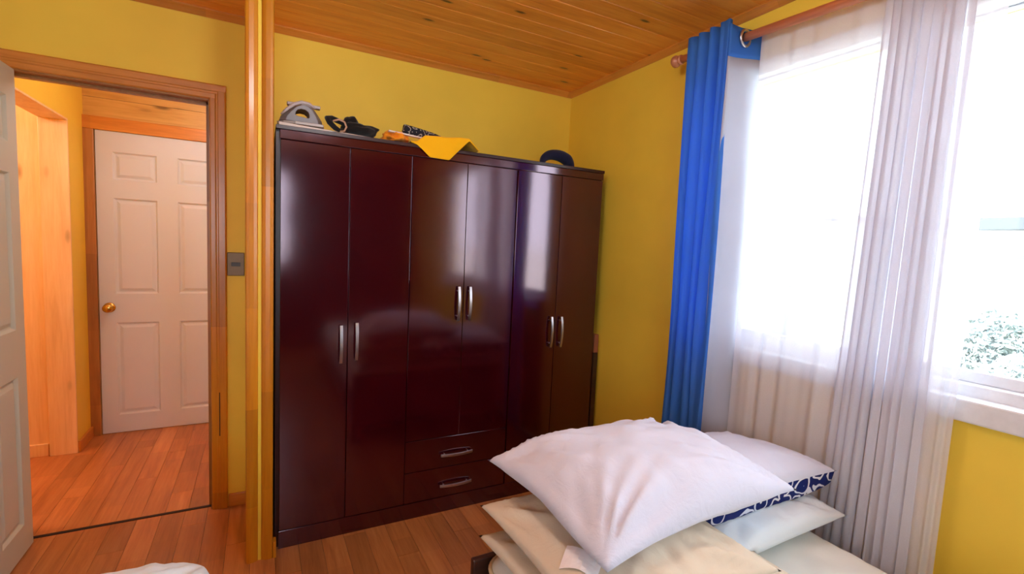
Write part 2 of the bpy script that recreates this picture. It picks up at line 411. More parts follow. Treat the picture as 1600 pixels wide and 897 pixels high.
# doorway casing and jambs
cz = [(-.213, 0), (-.213, .008), (-.208, .012), (-.190, .012), (-.186, .016), (-.180, .016), (-.176, .019), (-.150, .019), (-.145, .014), (-.145, 0)]
moulding_up('trim_6', cz, YB, 0, 2.062, M_TRIM, 'stepped pine door casing beside the light switch', None)
mx = (OX0+OX1)/2
moulding_up('trim_7', [(2*mx-u, v) for u, v in cz], YB, 0, 2.062, M_TRIM, 'stepped pine door casing behind the open white door', None)
bm = bmesh.new()
hz = [(OZ-.005+(u+.213), v) for u, v in cz]
prism(bm, hz, lambda u, v, d: Vector((d, YB-v-.0006, u)), 2*mx+.143, -.1445)
struct(obj('trim_8', bm, M_TRIMX, bevel=.0015), 'pine head casing across the top of the doorway', 'trim')
struct(B('trim_9', [(OX1-.012, OX1, YB-.004, YB+.10, 0, OZ), (OX0, OX0+.012, YB-.004, YB+.10, 0, OZ), (OX0, OX1, YB-.004, YB+.10, OZ-.012, OZ),
        (OX1-.024, OX1-.012, YB+.04, YB+.07, 0, OZ-.012), (OX0+.012, OX1-.012, YB+.04, YB+.07, OZ-.024, OZ-.012)], M_TRIMB), 'pine jamb lining of the doorway', 'trim')
B('strike_plate', [(-.1795, -.1755, YB-.0200, YB-.018, .38, .60)], M_GAP, bpy.data.objects['trim_6'])

# ------------------------------------------------------------------ panel doors
def panel_door(name, W_, H_, T, panels, label, knob=None, label_cat='door', mat=None):
    mat = mat or M_WDOOR
    """local: face at y=0 looking to -y, x from 0..W_, z 0..H_"""
    root = thing(name, (0, 0, 0), label, label_cat, kind='structure')
    bm = bmesh.new()
    xs = sorted({0, W_} | {p[0] for p in panels} | {p[1] for p in panels}); zs = sorted({0, H_} | {p[2] for p in panels} | {p[3] for p in panels})
    hole = lambda a, b, c, d: any(p[0] <= a+1e-6 and b <= p[1]+1e-6 and p[2] <= c+1e-6 and d <= p[3]+1e-6 for p in panels)
    for yy in (0, T):
        for i in range(len(xs)-1):
            for j in range(len(zs)-1):
                if hole(xs[i], xs[i+1], zs[j], zs[j+1]): continue
                bm.faces.new([bm.verts.new(q) for q in ((xs[i], yy, zs[j]), (xs[i+1], yy, zs[j]), (xs[i+1], yy, zs[j+1]), (xs[i], yy, zs[j+1]))])
    for a, b in (((0, 0), (W_, 0)), ((W_, 0), (W_, H_)), ((W_, H_), (0, H_)), ((0, H_), (0, 0))):
        bm.faces.new([bm.verts.new(q) for q in ((a[0], 0, a[1]), (b[0], 0, b[1]), (b[0], T, b[1]), (a[0], T, a[1]))])
    bmesh.ops.remove_doubles(bm, verts=bm.verts, dist=1e-5)
    obj('door_leaf', bm, mat, root)
    for p in panels:
        bm = bmesh.new()
        for s, y0 in ((1, 0.0), (-1, T)):
            rings = []
            for inset, dep in ((0, 0), (.010, .011), (.017, .011), (.034, .0035), (.037, .003)):
                rings.append([bm.verts.new(q) for q in ((p[0]+inset, y0+s*dep, p[2]+inset), (p[1]-inset, y0+s*dep, p[2]+inset), (p[1]-inset, y0+s*dep, p[3]-inset), (p[0]+inset, y0+s*dep, p[3]-inset))])
            for A, Bq in zip(rings, rings[1:]):
                for k in range(4): bm.faces.new((A[k], A[(k+1) % 4], Bq[(k+1) % 4], Bq[k]))
            bm.faces.new(rings[-1])
        obj('panel', bm, mat, root)
    if knob:
        kx, kz = knob
        bm = bmesh.new(); lathe(bm, [(0, .033), (.004, .033), (.008, .026), (.010, .014), (.026, .012), (.032, .020), (.040, .027), (.050, .028), (.058, .022), (.062, .010)], (kx, 0, kz), (0, -1, 0), 24)
        k = obj('knob', bm, M_BRASS, root, smooth=True, label='round brass knob')
        bm = bmesh.new(); lathe(bm, [(.0615, .006), (.0655, .0055)], (kx, 0, kz), (0, -1, 0), 12)
        kb = obj('lock_button', bm, M_BRASS, k)
    return root
rows = [(1.69, 1.868), (.945, 1.572), (.122, .752)]
d2 = panel_door('door_2', .75, 1.995, .035, [(x0, x1, a, b) for x0, x1 in ((.085, .318), (.432, .665)) for a, b in rows],
                'closed white six panel door at the end of the hall', knob=(.052, .854))
d2.location = (-.933, YH-.004, .004)
rows1 = [(1.69, 1.868), (.945, 1.572), (.122, .752)]
d1 = panel_door('door_1', .64, 1.985, .035, [(x0, x1, a, b) for x0, x1 in ((.08, .27), (.37, .56)) for a, b in rows1],
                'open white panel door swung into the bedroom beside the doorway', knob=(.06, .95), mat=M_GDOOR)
d1.rotation_euler = (0, 0, PI/2); d1.location = (-.872, 2.045, .008)   # face looks to +x

# hall -----------------------------------------------------------------
hx = -.99
struct(B('wall_hall_end', [(-1.115, -.937, YH, YH+.1, 0, 2.005), (-.178, .6, YH, YH+.1, 0, 2.005)], M_PANELX), 'pine lined wall around the hall door', 'wall')
whe = bpy.data.objects['wall_hall_end']
for k, (z0, z1) in enumerate(((2.005, 2.20), (2.2, ZC))):
    B('board', [(-1.115, .6, YH, YH+.1, z0+.001, z1-.001)], M_PANELX, whe)
B('backing', [(-.937, -.178, YH+.05, YH+.1, 0, 2.005)], M_GAP, whe)
struct(B('wall_hall_left', [(hx-.125, hx, 3.72, YH, 0, ZC), (hx-.125, hx, YB+.1, 2.86, 0, ZC), (hx-.125, hx, 2.86, 3.72, 2.0, ZC)], M_YEL), 'yellow hall wall with an open doorway to the lit room', 'wall')
struct(B('wall_hall_right', [(.5, .6, YB+.1, YH, 0, ZC)], M_YEL), 'yellow wall closing the hall behind the bedroom wall', 'wall')
struct(B('trim_10', [(hx-.127, hx+.002, 3.708, 3.72, 0, 2.0), (hx-.127, hx+.002, 2.872, 3.708, 1.988, 2.0)], M_PALEPINE, bevel=.002), 'pale pine lining of the lit side doorway', 'trim')
struct(B('baseboard_hall', [(hx, hx+.014, 3.722, YH-.02, 0, .07)], M_TRIMY, bevel=.003), 'pine skirting of the narrow yellow hall wall', 'skirting')
struct(B('trim_11', [(-1.038, -.937, YH-.02, YH, 0, 2.0)], M_TRIMB, bevel=.004), 'pine casing upright left of the white hall door knob', 'trim')
struct(B('trim_12', [(-1.038, -.076, YH-.02, YH, 2.0, 2.082)], M_TRIMX, bevel=.004), 'pine head casing over the white hall door', 'trim')
struct(B('trim_13', [(-.178, -.076, YH-.02, YH, 0, 2.0)], M_TRIMB, bevel=.004), 'pine casing upright on the hinge side of the hall door', 'trim')
# side room seen through the hall doorway
wsr = B('wall_side_room', [(-3.3, hx-.125, 3.745, 3.8, 0, ZC)], M_PALEPINE)
struct(wsr, 'pale pine board wall of the bright side room', 'wall')
x = hx-.125
while x > -2.6:
    B('board', [(x-.118, x-.001, 3.733, 3.745, 0, ZC)], M_PALEPINE, wsr, bevel=.002); x -= .12
struct(B('baseboard_side_room', [(-3.2, hx-.135, 3.72, 3.733, 0, .075)], M_PALEPINE, bevel=.003), 'pale pine skirting in the bright side room', 'skirting')
struct(B('wall_side_room_far', [(-3.35, -3.25, YB+.101, 3.8, 0, ZC), (-3.25, hx-.126, YB+.101, YB+.15, 0, ZC)], M_YEL), 'far walls of the bright side room', 'wall')

# ------------------------------------------------------------------ light switch
sw = thing('light_switch', (-.107, YB-.0005, 1.232), 'bronze light switch plate beside the doorway casing', 'switch')
B('plate', [(-.144, -.070, YB-.009, YB-.001, 1.175, 1.289)], M_BRONZE, sw, bevel=.003)
B('rocker', [(-.126, -.088, YB-.013, YB-.009, 1.222, 1.241)], M_BRONZED, sw, bevel=.001, label='dark rocker')

# ------------------------------------------------------------------ window
win = thing('window_1', (XW+.075, (WY0+WY1)/2, WZ0), 'wide white framed window behind the sheer curtain', 'window', kind='structure')
fx0, fx1 = XW+.03, XW+.10
fb, ft = 1.069, 2.118
B('window_frame', [(fx0, fx1, WY0, WY1, WZ0, fb-.03), (fx0, fx1, WY0, WY1, ft+.002, WZ1), (fx0, fx1, WY0, WY0+.03, fb-.03, ft+.002), (fx0, fx1, WY1-.03, WY1, fb-.03, ft+.002)], M_WPVC, win, bevel=.004)
def sash(y0, y1, xs):
    s = B('sash', [(xs, xs+.028, y0, y0+.045, fb-.03, ft), (xs, xs+.028, y1-.045, y1, fb-.03, ft), (xs, xs+.028, y0+.045, y1-.045, fb-.03, fb+.004), (xs, xs+.028, y0+.045, y1-.045, ft-.006, ft)], M_WPVC, win, bevel=.003)
    B('pane', [(xs+.012, xs+.017, y0+.045, y1-.045, fb+.004, ft-.006)], M_GLASS, s)
sash(.78, 1.595, fx0+.004); sash(.17, .825, fx0+.036); sash(-.55, .215, fx0+.004)
B('sill', [(XW-.028, XW+.04, WY0-.04, WY1-.05, WZ0-.062, WZ0+.004)], M_WPVC, win, bevel=.006)
B('head_trim', [(XW-.012, XW+.03, WY0-.04, WY1-.05, WZ1-.012, WZ1+.045)], M_WPVC, win, bevel=.004)

win2 = thing('window_2', (-.5, YR-.05, RW[2]), 'white framed window behind the viewpoint', 'window', kind='structure')
B('window_frame', [(RW[0], RW[0]+.05, YR-.08, YR-.02, RW[2], RW[3]), (RW[1]-.05, RW[1], YR-.08, YR-.02, RW[2], RW[3]), (RW[0]+.05, RW[1]-.05, YR-.08, YR-.02, RW[2], RW[2]+.05), (RW[0]+.05, RW[1]-.05, YR-.08, YR-.02, RW[3]-.05, RW[3])], M_WPVC, win2, bevel=.004)
B('pane', [(RW[0]+.05, RW[1]-.05, YR-.053, YR-.047, RW[2]+.05, RW[3]-.05)], M_GLASS, win2)

# ------------------------------------------------------------------ curtain rod, blue curtain, sheer
RX, RZ = 1.70, 2.247
rodz = lambda y: RZ + (y-1.33)*.05
rod = thing('curtain_rod', (RX, 0.3, RZ), 'wooden curtain rod with a ball finial above the window', 'curtain rod')
bm = bmesh.new(); tube(bm, [(RX, 1.655, rodz(1.655)), (RX, -1.3, rodz(-1.3))], .0165, 16); obj('pole', bm, M_RODW, rod, smooth=True)
bm = bmesh.new(); zz = rodz(1.655)
lathe(bm, [(-.002, .012), (.006, .022), (.012, .022), (.016, .013), (.020, .014), (.026, .022), (.036, .027), (.046, .026), (.055, .018), (.060, .007)], (RX, 1.655, zz), (0, 1, 0.05), 20)
obj('finial', bm, M_RODW, rod, smooth=True, label='turned wooden ball finial')
for yb in (1.46, .1, -1.2):
    bm = bmesh.new(); tube(bm, [(RX, yb, rodz(yb)-.012), (RX+.05, yb, rodz(yb)-.02), (XW-.004, yb, rodz(yb)-.012)], .008, 8)
    lathe(bm, [(0, .024), (.005, .024)], (XW-.0055, yb, rodz(yb)-.012), (1, 0, 0), 16)
    obj('bracket', bm, M_RODW, rod, smooth=True)

cur = thing('blue_curtain', (RX, 1.45, 0.08), 'blue eyelet curtain bunched at the far end of the rod', 'curtain')
ZT, ZB = 2.305, 0.08
# zigzag path in plan, from wall end towards the viewer
path = [(1.668, 1.580)]
nf = 4
for k in range(nf):
    t0 = k/nf; yk = 1.580-.240*t0
    path += [(1.655-.030*t0, yk), (1.650-.028*t0, yk-.022), (1.668+.008*t0, yk-.046), (1.680+.034*t0, yk-.056)]
path = path[:-2]+[(1.622, 1.350), (1.64, 1.347)]
path2 = path
def smooth_path(P, n):
    P = [Vector((a, b)) for a, b in P]; out = []
    m = len(P)
    for i in range(n):
        t = i/(n-1)*(m-1); k = min(int(t), m-2); f = t-k
        p0, p1_, p2_, p3 = P[max(k-1, 0)], P[k], P[k+1], P[min(k+2, m-1)]
        out.append(.5*((2*p1_)+(p2_-p0)*f+(2*p0-5*p1_+4*p2_-p3)*f*f+(3*p1_-p0-3*p2_+p3)*f**3))
    return out
SP = smooth_path(path2, 150)
def cur_pt(u, v):
    i = u*(len(SP)-1); k = int(min(i, len(SP)-2)); p = SP[k].lerp(SP[k+1], i-k)
    z = ZT + (rodz(p.y)-RZ) + (ZB-ZT)*v
    h = max(0.0, min(1.0, (v-.06)/.5))
    xx = p.x; cx = 1.69
    
    yy_ = p.y + .007*h*math.sin(9*p.y*6+v*3) + .004*math.sin(v*7+u*20)
    return Vector((xx + .005*math.sin(v*9+u*31)*h, yy_, z))
bm = bmesh.new(); grid(bm, 150, 40, cur_pt)
obj('drape', bm, M_BLUE, cur, smooth=True, solid=.002)
# the last fold, turned so that its lining shows, with the blue header above it
def last_pt(u, v, z0, z1):
    z = z0 + (z1-z0)*v; h = max(0, min(1, (2.15-z)/1.2))
    xx = 1.622 + .168*u + .004*h; yv = 1.345 - .022*u + .012*math.sin(u*PI*1.5+.4)*(.5+h) + .004*math.sin(z*5+u*4)
    return Vector((xx, yv, z))
bm = bmesh.new(); grid(bm, 14, 8, lambda u, v: last_pt(u, v, 2.162+.012*u, 2.268+.018*(1-u)+.012*u))
hd = obj('header', bm, M_BLUE, cur, smooth=True, solid=.004, label='blue eyelet header band of the turned fold')
bm = bmesh.new(); grid(bm, 14, 40, lambda u, v: last_pt(u, v, ZB, 2.163+.012*u))
obj('lining', bm, M_LINING, cur, smooth=True, solid=.003, label='white lining side of the turned fold')
bm = bmesh.new()
c0 = Vector((RX, 1.333, rodz(1.333)-.004))
tube(bm, [c0 + .030*Vector((math.cos(a), .1*math.cos(a), math.sin(a))) for a in [2*PI*i/28 for i in range(28)]], .0062, 10, closed=True)
obj('eyelet', bm, M_CHROME, cur, smooth=True, label='silver eyelet ring round the rod')

SX = 1.752
sh = thing('sheer_curtain', (SX, .95, .06), 'translucent white sheer curtain gathered into folds across the window', 'curtain')
random.seed(11)
# light part: gentle ripples; gathered part: deep pleats; then one trailing layer
def sheer_fn(y0t, y1t, y0b, y1b, pleats, ampx, seed, zt=2.262, zb=.06, xo=0.0, crush=0.0):
    rs = random.Random(seed); ph = [rs.uniform(0, 6.28) for _ in range(6)]
    def fn(u, v):
        e = v**1.3
        yt = y0t+(y1t-y0t)*u; ybm = y0b+(y1b-y0b)*u
        yv = yt+(ybm-yt)*e
        s = math.sin(2*PI*pleats*u+ph[0]+.9*math.sin(3*u*PI+ph[1])+.5*math.sin(v*2.5+ph[2]+u*5))
        s2 = math.sin(2*PI*pleats*2.3*u+ph[3]+.6*v)
        a = ampx*(.45+.55*min(1, v*3))*(.7+.3*math.sin(u*11+ph[4]))
        cr = crush*math.cos(2*PI*pleats*u+ph[0]+.9*math.sin(3*u*PI+ph[1])+.5*v)
        return Vector((SX+xo+a*s+.25*a*s2, yv+cr, zt+(rodz(yv)-RZ)+(zb-zt)*v))
    return fn
bm = bmesh.new(); grid(bm, 130, 30, sheer_fn(1.300, .86, 1.308, .92, 4.3, .010, 3))
obj('drape', bm, M_SHEER, sh, smooth=True)
bm = bmesh.new(); grid(bm, 420, 40, sheer_fn(.858, .655, .92, .66, 8, .017, 5, crush=.022))
obj('gathered_folds', bm, M_SHEER, sh, smooth=True)
bm = bmesh.new(); grid(bm, 50, 30, sheer_fn(.655, .575, .66, .585, 1.2, .008, 8))
obj('drape', bm, M_SHEER, sh, smooth=True)
bm = bmesh.new(); tube(bm, [(SX, 1.33, 2.268+(rodz(1.33)-RZ)), (SX, -1.2, 2.268+(rodz(-1.2)-RZ))], .005, 8)
for yb in (1.31, -1.19): tube(bm, [(SX, yb, 2.268+rodz(yb)-RZ), (XW-.001, yb, 2.268+rodz(yb)-RZ)], .005, 8)
obj('sheer_wire', bm, M_WPVC, sh, smooth=True)

# ------------------------------------------------------------------ wardrobe
D, X0, DW, WH, DT, DB_ = 2.227, .0714, .2775, 1.834, .058, .084
X6 = X0+6*DW; T = .018
wr = thing('wardrobe', ((X0+X6)/2, 2.45, 0), 'tall glossy dark maroon six door wardrobe with silver handles', 'wardrobe')
B('carcass', [(X0-.016, X0+.002, D+T+.002, 2.69, 0, WH-.001), (X6-.002, X6+.006, D+T+.002, 2.69, 0, WH-.001), (X0, X6, 2.68, 2.69, 0, WH-.002), (X0, X6, D+T+.003, 2.68, DB_-.02, DB_),
              (X0, X6, D+T+.003, 2.68, WH-.075, WH-.057), (X0+2*DW-.008, X0+2*DW+.008, D+T+.003, 2.68, DB_, WH-.07), (X0+4*DW-.008, X0+4*DW+.008, D+T+.003, 2.68, DB_, WH-.07)], M_CARC, wr)
B('top_panel', [(X0-.016, X6+.006, D-.004, 2.69, WH-.016, WH)], M_CARC, wr, bevel=.001)
B('fascia', [(X0-.002, X6+.004, D, D+T, WH-DT+.003, WH-.0165)], M_LACQ, wr, bevel=.002)
B('plinth', [(X0-.002, X6+.004, D, D+T, 0, DB_-.003)], M_LACQ, wr, bevel=.002)
def bow_handle(parent, c, vertical, L=.172):
    bm = bmesh.new(); n = 16; pts = []
    hw, ht = .0065, .0035
    for i in range(n+1):
        t = i/n*2-1; out = .016+.012*(1-t*t)
        pts.append((t*L/2, out))
    rings = []
    for (a, o_) in pts:
        r_ = []
        for du, dv in ((-hw, -ht), (hw, -ht), (hw, ht), (-hw, ht)):
            p = Vector((c[0]+du, c[1]-o_-dv, c[2]+a)) if vertical else Vector((c[0]+a, c[1]-o_-dv, c[2]+du))
            r_.append(bm.verts.new(p))
        rings.append(r_)
    for A, Bq in zip(rings, rings[1:]):
        for k in range(4): bm.faces.new((A[k], A[(k+1) % 4], Bq[(k+1) % 4], Bq[k]))
    bm.faces.new(rings[0]); bm.faces.new(rings[-1])
    for s in (-1, 1):
        q = Vector((c[0], c[1], c[2]+s*L*.37)) if vertical else Vector((c[0]+s*L*.37, c[1], c[2]))
        tube(bm, [q, q+Vector((0, -.022, 0))], .0042, 8)
    obj('handle', bm, M_CHROME, parent, bevel=.001, label='bowed silver bar handle')
hx_ = [(.319, .908), (.386, .918), (.874, 1.083), (.934, 1.083), (1.427, .916), (1.494, .914)]
for i in range(6):
    xa, xb = X0+i*DW+.0014, X0+(i+1)*DW-.0014
    z0 = .402 if i in (2, 3) else DB_
    bm = bmesh.new(); bx(bm, xa, xb, D, D+T, z0, WH-DT)
    dr = obj('door', bm, M_LACQ, wr, bevel=.0015)
    bow_handle(dr, (hx_[i][0], D, hx_[i][1]), True)
    if i == 4:          # turned a touch, hinge side proud, to place the window's reflected streak
        th = math.radians(1.4); pv = Vector((xb, D+T, 0)); Rz = Matrix.Rotation(th, 3, 'Z')
        dr.rotation_euler = (0, 0, th); dr.location = dr.location + pv - Rz @ pv + Rz @ Vector((0, 0, 0))
for z0, z1, hz_ in ((DB_, .238, .148), (.241, .399, .309)):
    bm = bmesh.new(); bx(bm, X0+2*DW+.0014, X0+4*DW-.0014, D, D+T, z0, z1)
    dr = obj('drawer', bm, M_LACQ, wr, bevel=.0015)
    bow_handle(dr, (.894, D, hz_), False)

# slim board standing in the gap
gb = thing('leaning_board', (1.775, 2.40, 0), 'slim dark board with a reddish end in the gap beside the wardrobe', 'board')
B('panel', [(1.757, 1.790, 2.245, 2.62, 0, .77)], M_DWOOD, gb, bevel=.003)
B('end_cap', [(1.757, 1.790, 2.245, 2.62, .77, .88)], plain('red_brown_card', srgb(150, 86, 56), .6), gb, bevel=.003, label='reddish brown end')

# ------------------------------------------------------------------ things on the wardrobe
ZW = WH
bm = bmesh.new(); vsx = bx(bm, .066, .46, 2.258, 2.50, ZW+.0005, ZW+.019)
for v_ in bm.verts:
    if v_.co.x > .3 and v_.co.z > ZW+.01: v_.co.z -= .012
tag(obj('paper_packet', bm, M_PAPER, bevel=.003), 'flat white packet lying under the iron on the wardrobe', 'packet')
# iron
ir = thing('clothes_iron', (.165, 2.33, ZW+.0195), 'grey clothes iron lying on the wardrobe next to the partition post', 'iron')
YI = 2.315
def iron_profile(bm, outer, hole, y0, y1, taper=.75):
    """solid with a through hole: quads strip between outer and hole loops (same count)"""
    loops = []
    for yv, s in ((y0, taper), ((y0+y1)/2-.02, 1), ((y0+y1)/2+.02, 1), (y1, taper)):
        cx, cz_ = .165, ZW+.02
        f = lambda P: [bm.verts.new((cx+(u-cx)*(s if s < 1 else 1)*1.0, yv, cz_+(v-cz_)*(1 if s == 1 else .93))) for u, v in P]
        loops.append((f(outer), f(hole)))
    n = len(outer)
    for (o1, h1), (o2, h2) in zip(loops, loops[1:]):
        for k in range(n):
            bm.faces.new((o1[k], o1[(k+1) % n], o2[(k+1) % n], o2[k])); bm.faces.new((h1[k], h1[(k+1) % n], h2[(k+1) % n], h2[k]))
    for o1, h1 in (loops[0], loops[-1]):
        for k in range(n): bm.faces.new((o1[k], o1[(k+1) % n], h1[(k+1) % n], h1[k]))
zb_ = ZW+.032
outer = [(.068, zb_), (.074, zb_+.018), (.096, zb_+.042), (.124, zb_+.066), (.152, zb_+.078), (.182, zb_+.076), (.206, zb_+.062), (.222, zb_+.040), (.236, zb_+.018), (.240, zb_), (.19, zb_), (.12, zb_)]
hole = [(.118, zb_+.030), (.119, zb_+.036), (.122, zb_+.044), (.130, zb_+.053), (.148, zb_+.058), (.170, zb_+.056), (.184, zb_+.048), (.190, zb_+.036), (.190, zb_+.026), (.186, zb_+.022), (.16, zb_+.023), (.130, zb_+.026)]
bm = bmesh.new(); iron_profile(bm, outer, hole, YI-.045, YI+.045)
obj('housing', bm, M_GREYPL, ir, smooth=False, bevel=.004)
bm = bmesh.new(); prism(bm, [(.060, YI), (.085, YI-.034), (.13, YI-.052), (.24, YI-.055), (.248, YI), (.24, YI+.055), (.13, YI+.052), (.085, YI+.034)], lambda u, v, d: Vector((u, v, d)), ZW+.0195, ZW+.0315)
obj('soleplate', bm, M_STEEL, ir, bevel=.002, label='pale metal soleplate')
bm = bmesh.new(); tube(bm, [(.076, YI-.034, zb_+.022), (.098, YI-.037, zb_+.047), (.126, YI-.039, zb_+.071), (.154, YI-.039, zb_+.083), (.184, YI-.038, zb_+.081), (.209, YI-.036, zb_+.066)], [.004, .007, .008, .008, .007, .004], 8)
obj('trim_strip', bm, M_LGREY, ir, smooth=True, label='pale grey strip over the handle')
bm = bmesh.new(); bx(bm, .10, .235, YI+.02, YI+.05, zb_+.080, zb_+.094)
obj('water_tank', bm, M_LGREY, ir, bevel=.004, label='pale water tank ridge')

def lump(name, c, size, mat, seed, label, cat, amp=.35, freq=2.2, parent=None, sub=4, flat=True):
    bm = bmesh.new(); bmesh.ops.create_icosphere(bm, subdivisions=sub, radius=1.0)
    for v_ in bm.verts:
        n_ = noise.fractal(v_.co*freq+Vector((seed, seed*2, 0)), 1.0, 2.0, 3)
        v_.co *= 1+amp*n_
        v_.co = Vector((v_.co.x*size[0], v_.co.y*size[1], v_.co.z*size[2]))
    zmin = -size[2]*.75
    for v_ in bm.verts: v_.co.z = max(v_.co.z, zmin) - zmin
    for v_ in bm.verts: v_.co += Vector(c)
    o = obj(name, bm, mat, parent, smooth=True, origin=c)
    if cat: tag(o, label, cat)
    return o
# black bag with straps
bag = thing('black_bag', (.40, 2.33, ZW+.01), 'crumpled black cloth bag with straps beside the iron', 'bag')
lump('pouch', (.405, 2.33, ZW+.0195), (.08, .07, .032), M_BLACK, 4.1, None, None, .25, 1.3, bag)
lump('flap', (.365, 2.33, ZW+.03), (.035, .035, .042), M_BLACK, 2.7, None, None, .22, 1.2, bag)
bm = bmesh.new(); tube(bm, [(.375, 2.31, ZW+.04), (.325, 2.29, ZW+.058), (.275, 2.275, ZW+.068), (.255, 2.262, ZW+.062), (.262, 2.25, ZW+.045), (.285, 2.242, ZW+.022), (.305, 2.238, ZW+.012)], [.010, .012, .012, .012, .012, .011, .008], 8)
obj('strap', bm, M_BLACK, bag, smooth=True)
bm = bmesh.new(); tube(bm, [(.275+.0, 2.236, ZW+.048), (.300, 2.234, ZW+.058), (.322, 2.232, ZW+.050), (.330, 2.230, ZW+.030), (.322, 2.232, ZW+.012), (.305, 2.236, ZW+.008)], .0042, 8)
obj('cord', bm, M_CORD, bag, smooth=True, label='beige cord loop')
# orange cloth heap, yellow cloth flap
lump('orange_cloth', (.562, 2.315, ZW+.001), (.062, .075, .034), M_ORANGE, 9.3, 'crumpled orange cloth heaped between black bag and yellow cloth', 'cloth', .4, 2.1)
def lerp_tab(u, tab):
    for (a_, za), (b_, zb2) in zip(tab, tab[1:]):
        if u <= b_: return za+(zb2-za)*max(0, (u-a_))/(b_-a_)
    return tab[-1][1]
def flap_pt(u, v):
    x = .612+.343*u; back = 2.37; edge = D-.010
    zt_ = lerp_tab(u, [(0, ZW+.010), (.09, ZW+.012), (.2, ZW+.044), (.5, ZW+.050), (.84, ZW+.060), (1, ZW+.006)])
    zl = lerp_tab(u, [(0, ZW+.004), (.09, ZW-.004), (.27, 1.780), (.55, 1.778), (.84, ZW+.048), (1, ZW+.004)])
    n_ = noise.noise(Vector((x*16, v*4, 3)))
    if v < .55:
        f = v/.55; k = f*f*(3-2*f)
        return Vector((x, back+(edge-back)*f, ZW+.004+(zt_-ZW-.004)*(.35+.65*k)*(1 if f > .05 else .5)+.004*n_))
    f = (v-.55)/.45
    return Vector((x+.004*n_*f, edge-.003*math.sin(f*PI)-.004*n_, zt_+(zl-zt_)*f+.003*n_*(1-f)))
bm = bmesh.new(); grid(bm, 60, 40, flap_pt)
tag(obj('yellow_cloth', bm, M_YCLOTH, smooth=True, solid=.002), 'bright yellow cloth with a corner hanging over the wardrobe front', 'cloth')
bm = bmesh.new(); bx(bm, .515, .70, 2.238, 2.26, ZW+.036, ZW+.043)
o = obj('paper_strip', bm, M_PAPER, bevel=.002, origin=(.60, 2.25, ZW+.04)); o.rotation_euler = (0, math.radians(4), 0)
tag(o, 'thin white paper strip resting on the orange cloth', 'paper')
bm = bmesh.new(); pr = [(.60, 2.31, ZW+.080), (.64, 2.315, ZW+.073), (.70, 2.32, ZW+.068), (.745, 2.325, ZW+.064), (.79, 2.33, ZW+.060)]
tube(bm, pr, [.020, .024, .022, .020, .016], 16)
for v_ in bm.verts: v_.co += .004*noise.noise_vector(v_.co*30)
tag(obj('patterned_roll', bm, M_ZEBRA, smooth=True), 'rolled grey and black patterned cloth behind the yellow cloth', 'cloth roll')
# navy curved band
bm = bmesh.new(); pts = []; rr = []
for i in range(29):
    t = i/28; a = math.radians(200 - 195*t)
    pts.append((1.485+.098*math.cos(a)+.012*t, 2.33+.02*math.sin(a), ZW+.014+.068*max(-.12, math.sin(a))-.012*t)); rr.append((.009+.024*math.sin(min(1, t*1.25)*PI*.5))*(1 if t < .8 else 1-.75*(t-.8)/.2))
tube(bm, pts, rr, 14)
for v_ in bm.verts: v_.co.z = max(v_.co.z, ZW+.001)
tag(obj('curved_band', bm, M_NAVY, smooth=True), 'dark navy padded curved band standing near the wardrobe end', 'headband')

# ------------------------------------------------------------------ beds, mattress, pillows
def rounded_slab(bm, x0, x1, y0, y1, z0, z1, r, nu=60, nv=90, quilt=.006, pitch=.13):
    def edge(t, a, b, r_):      # plan rounding
        return t
    def top(u, v):
        x = x0+(x1-x0)*u; y_ = y0+(y1-y0)*v
        dx = min(x-x0, x1-x); dy = min(y_-y0, y1-y_)
        d = min(dx, dy); f = 1-max(0, 1-d/.05)**2
        q = abs(math.sin(PI*(x+y_)/pitch)*math.sin(PI*(x-y_)/pitch))**.5
        return Vector((x, y_, z1-.028*(1-f)+quilt*q*f))
    fs = grid(bm, nu, nv, top)
    # round the plan corners
    for v_ in bm.verts:
        for cx, sx in ((x0, 1), (x1, -1)):
            for cy, sy in ((y0, 1), (y1, -1)):
                px, py = (v_.co.x-cx)*sx, (v_.co.y-cy)*sy
                if px < r and py < r:
                    dx, dy = r-px, r-py; m_ = max(dx, dy); L_ = math.hypot(dx, dy)
                    if L_ > 1e-6:
                        k = m_/L_; v_.co.x = cx+sx*(r-dx*k); v_.co.y = cy+sy*(r-dy*k)
    ed = [e for e in bm.edges if e.is_boundary]
    ret = bmesh.ops.extrude_edge_only(bm, edges=ed)
    low = [g for g in ret['geom'] if isinstance(g, bmesh.types.BMVert)]
    for v_ in low: v_.co.z = z0
    ed2 = [g for g in ret['geom'] if isinstance(g, bmesh.types.BMEdge)]
    bmesh.ops.contextual_create(bm, geom=ed2)
def ring_pts(x0, x1, y0, y1, z, r, off):
    P = []
    for cx, cy, a0 in ((x1-r, y1-r, 0), (x0+r, y1-r, 90), (x0+r, y0+r, 180), (x1-r, y0+r, 270)):
        for k in range(9):
            a = math.radians(a0+k*11.25); P.append((cx+(r+off)*math.cos(a), cy+(r+off)*math.sin(a), z))
    return P
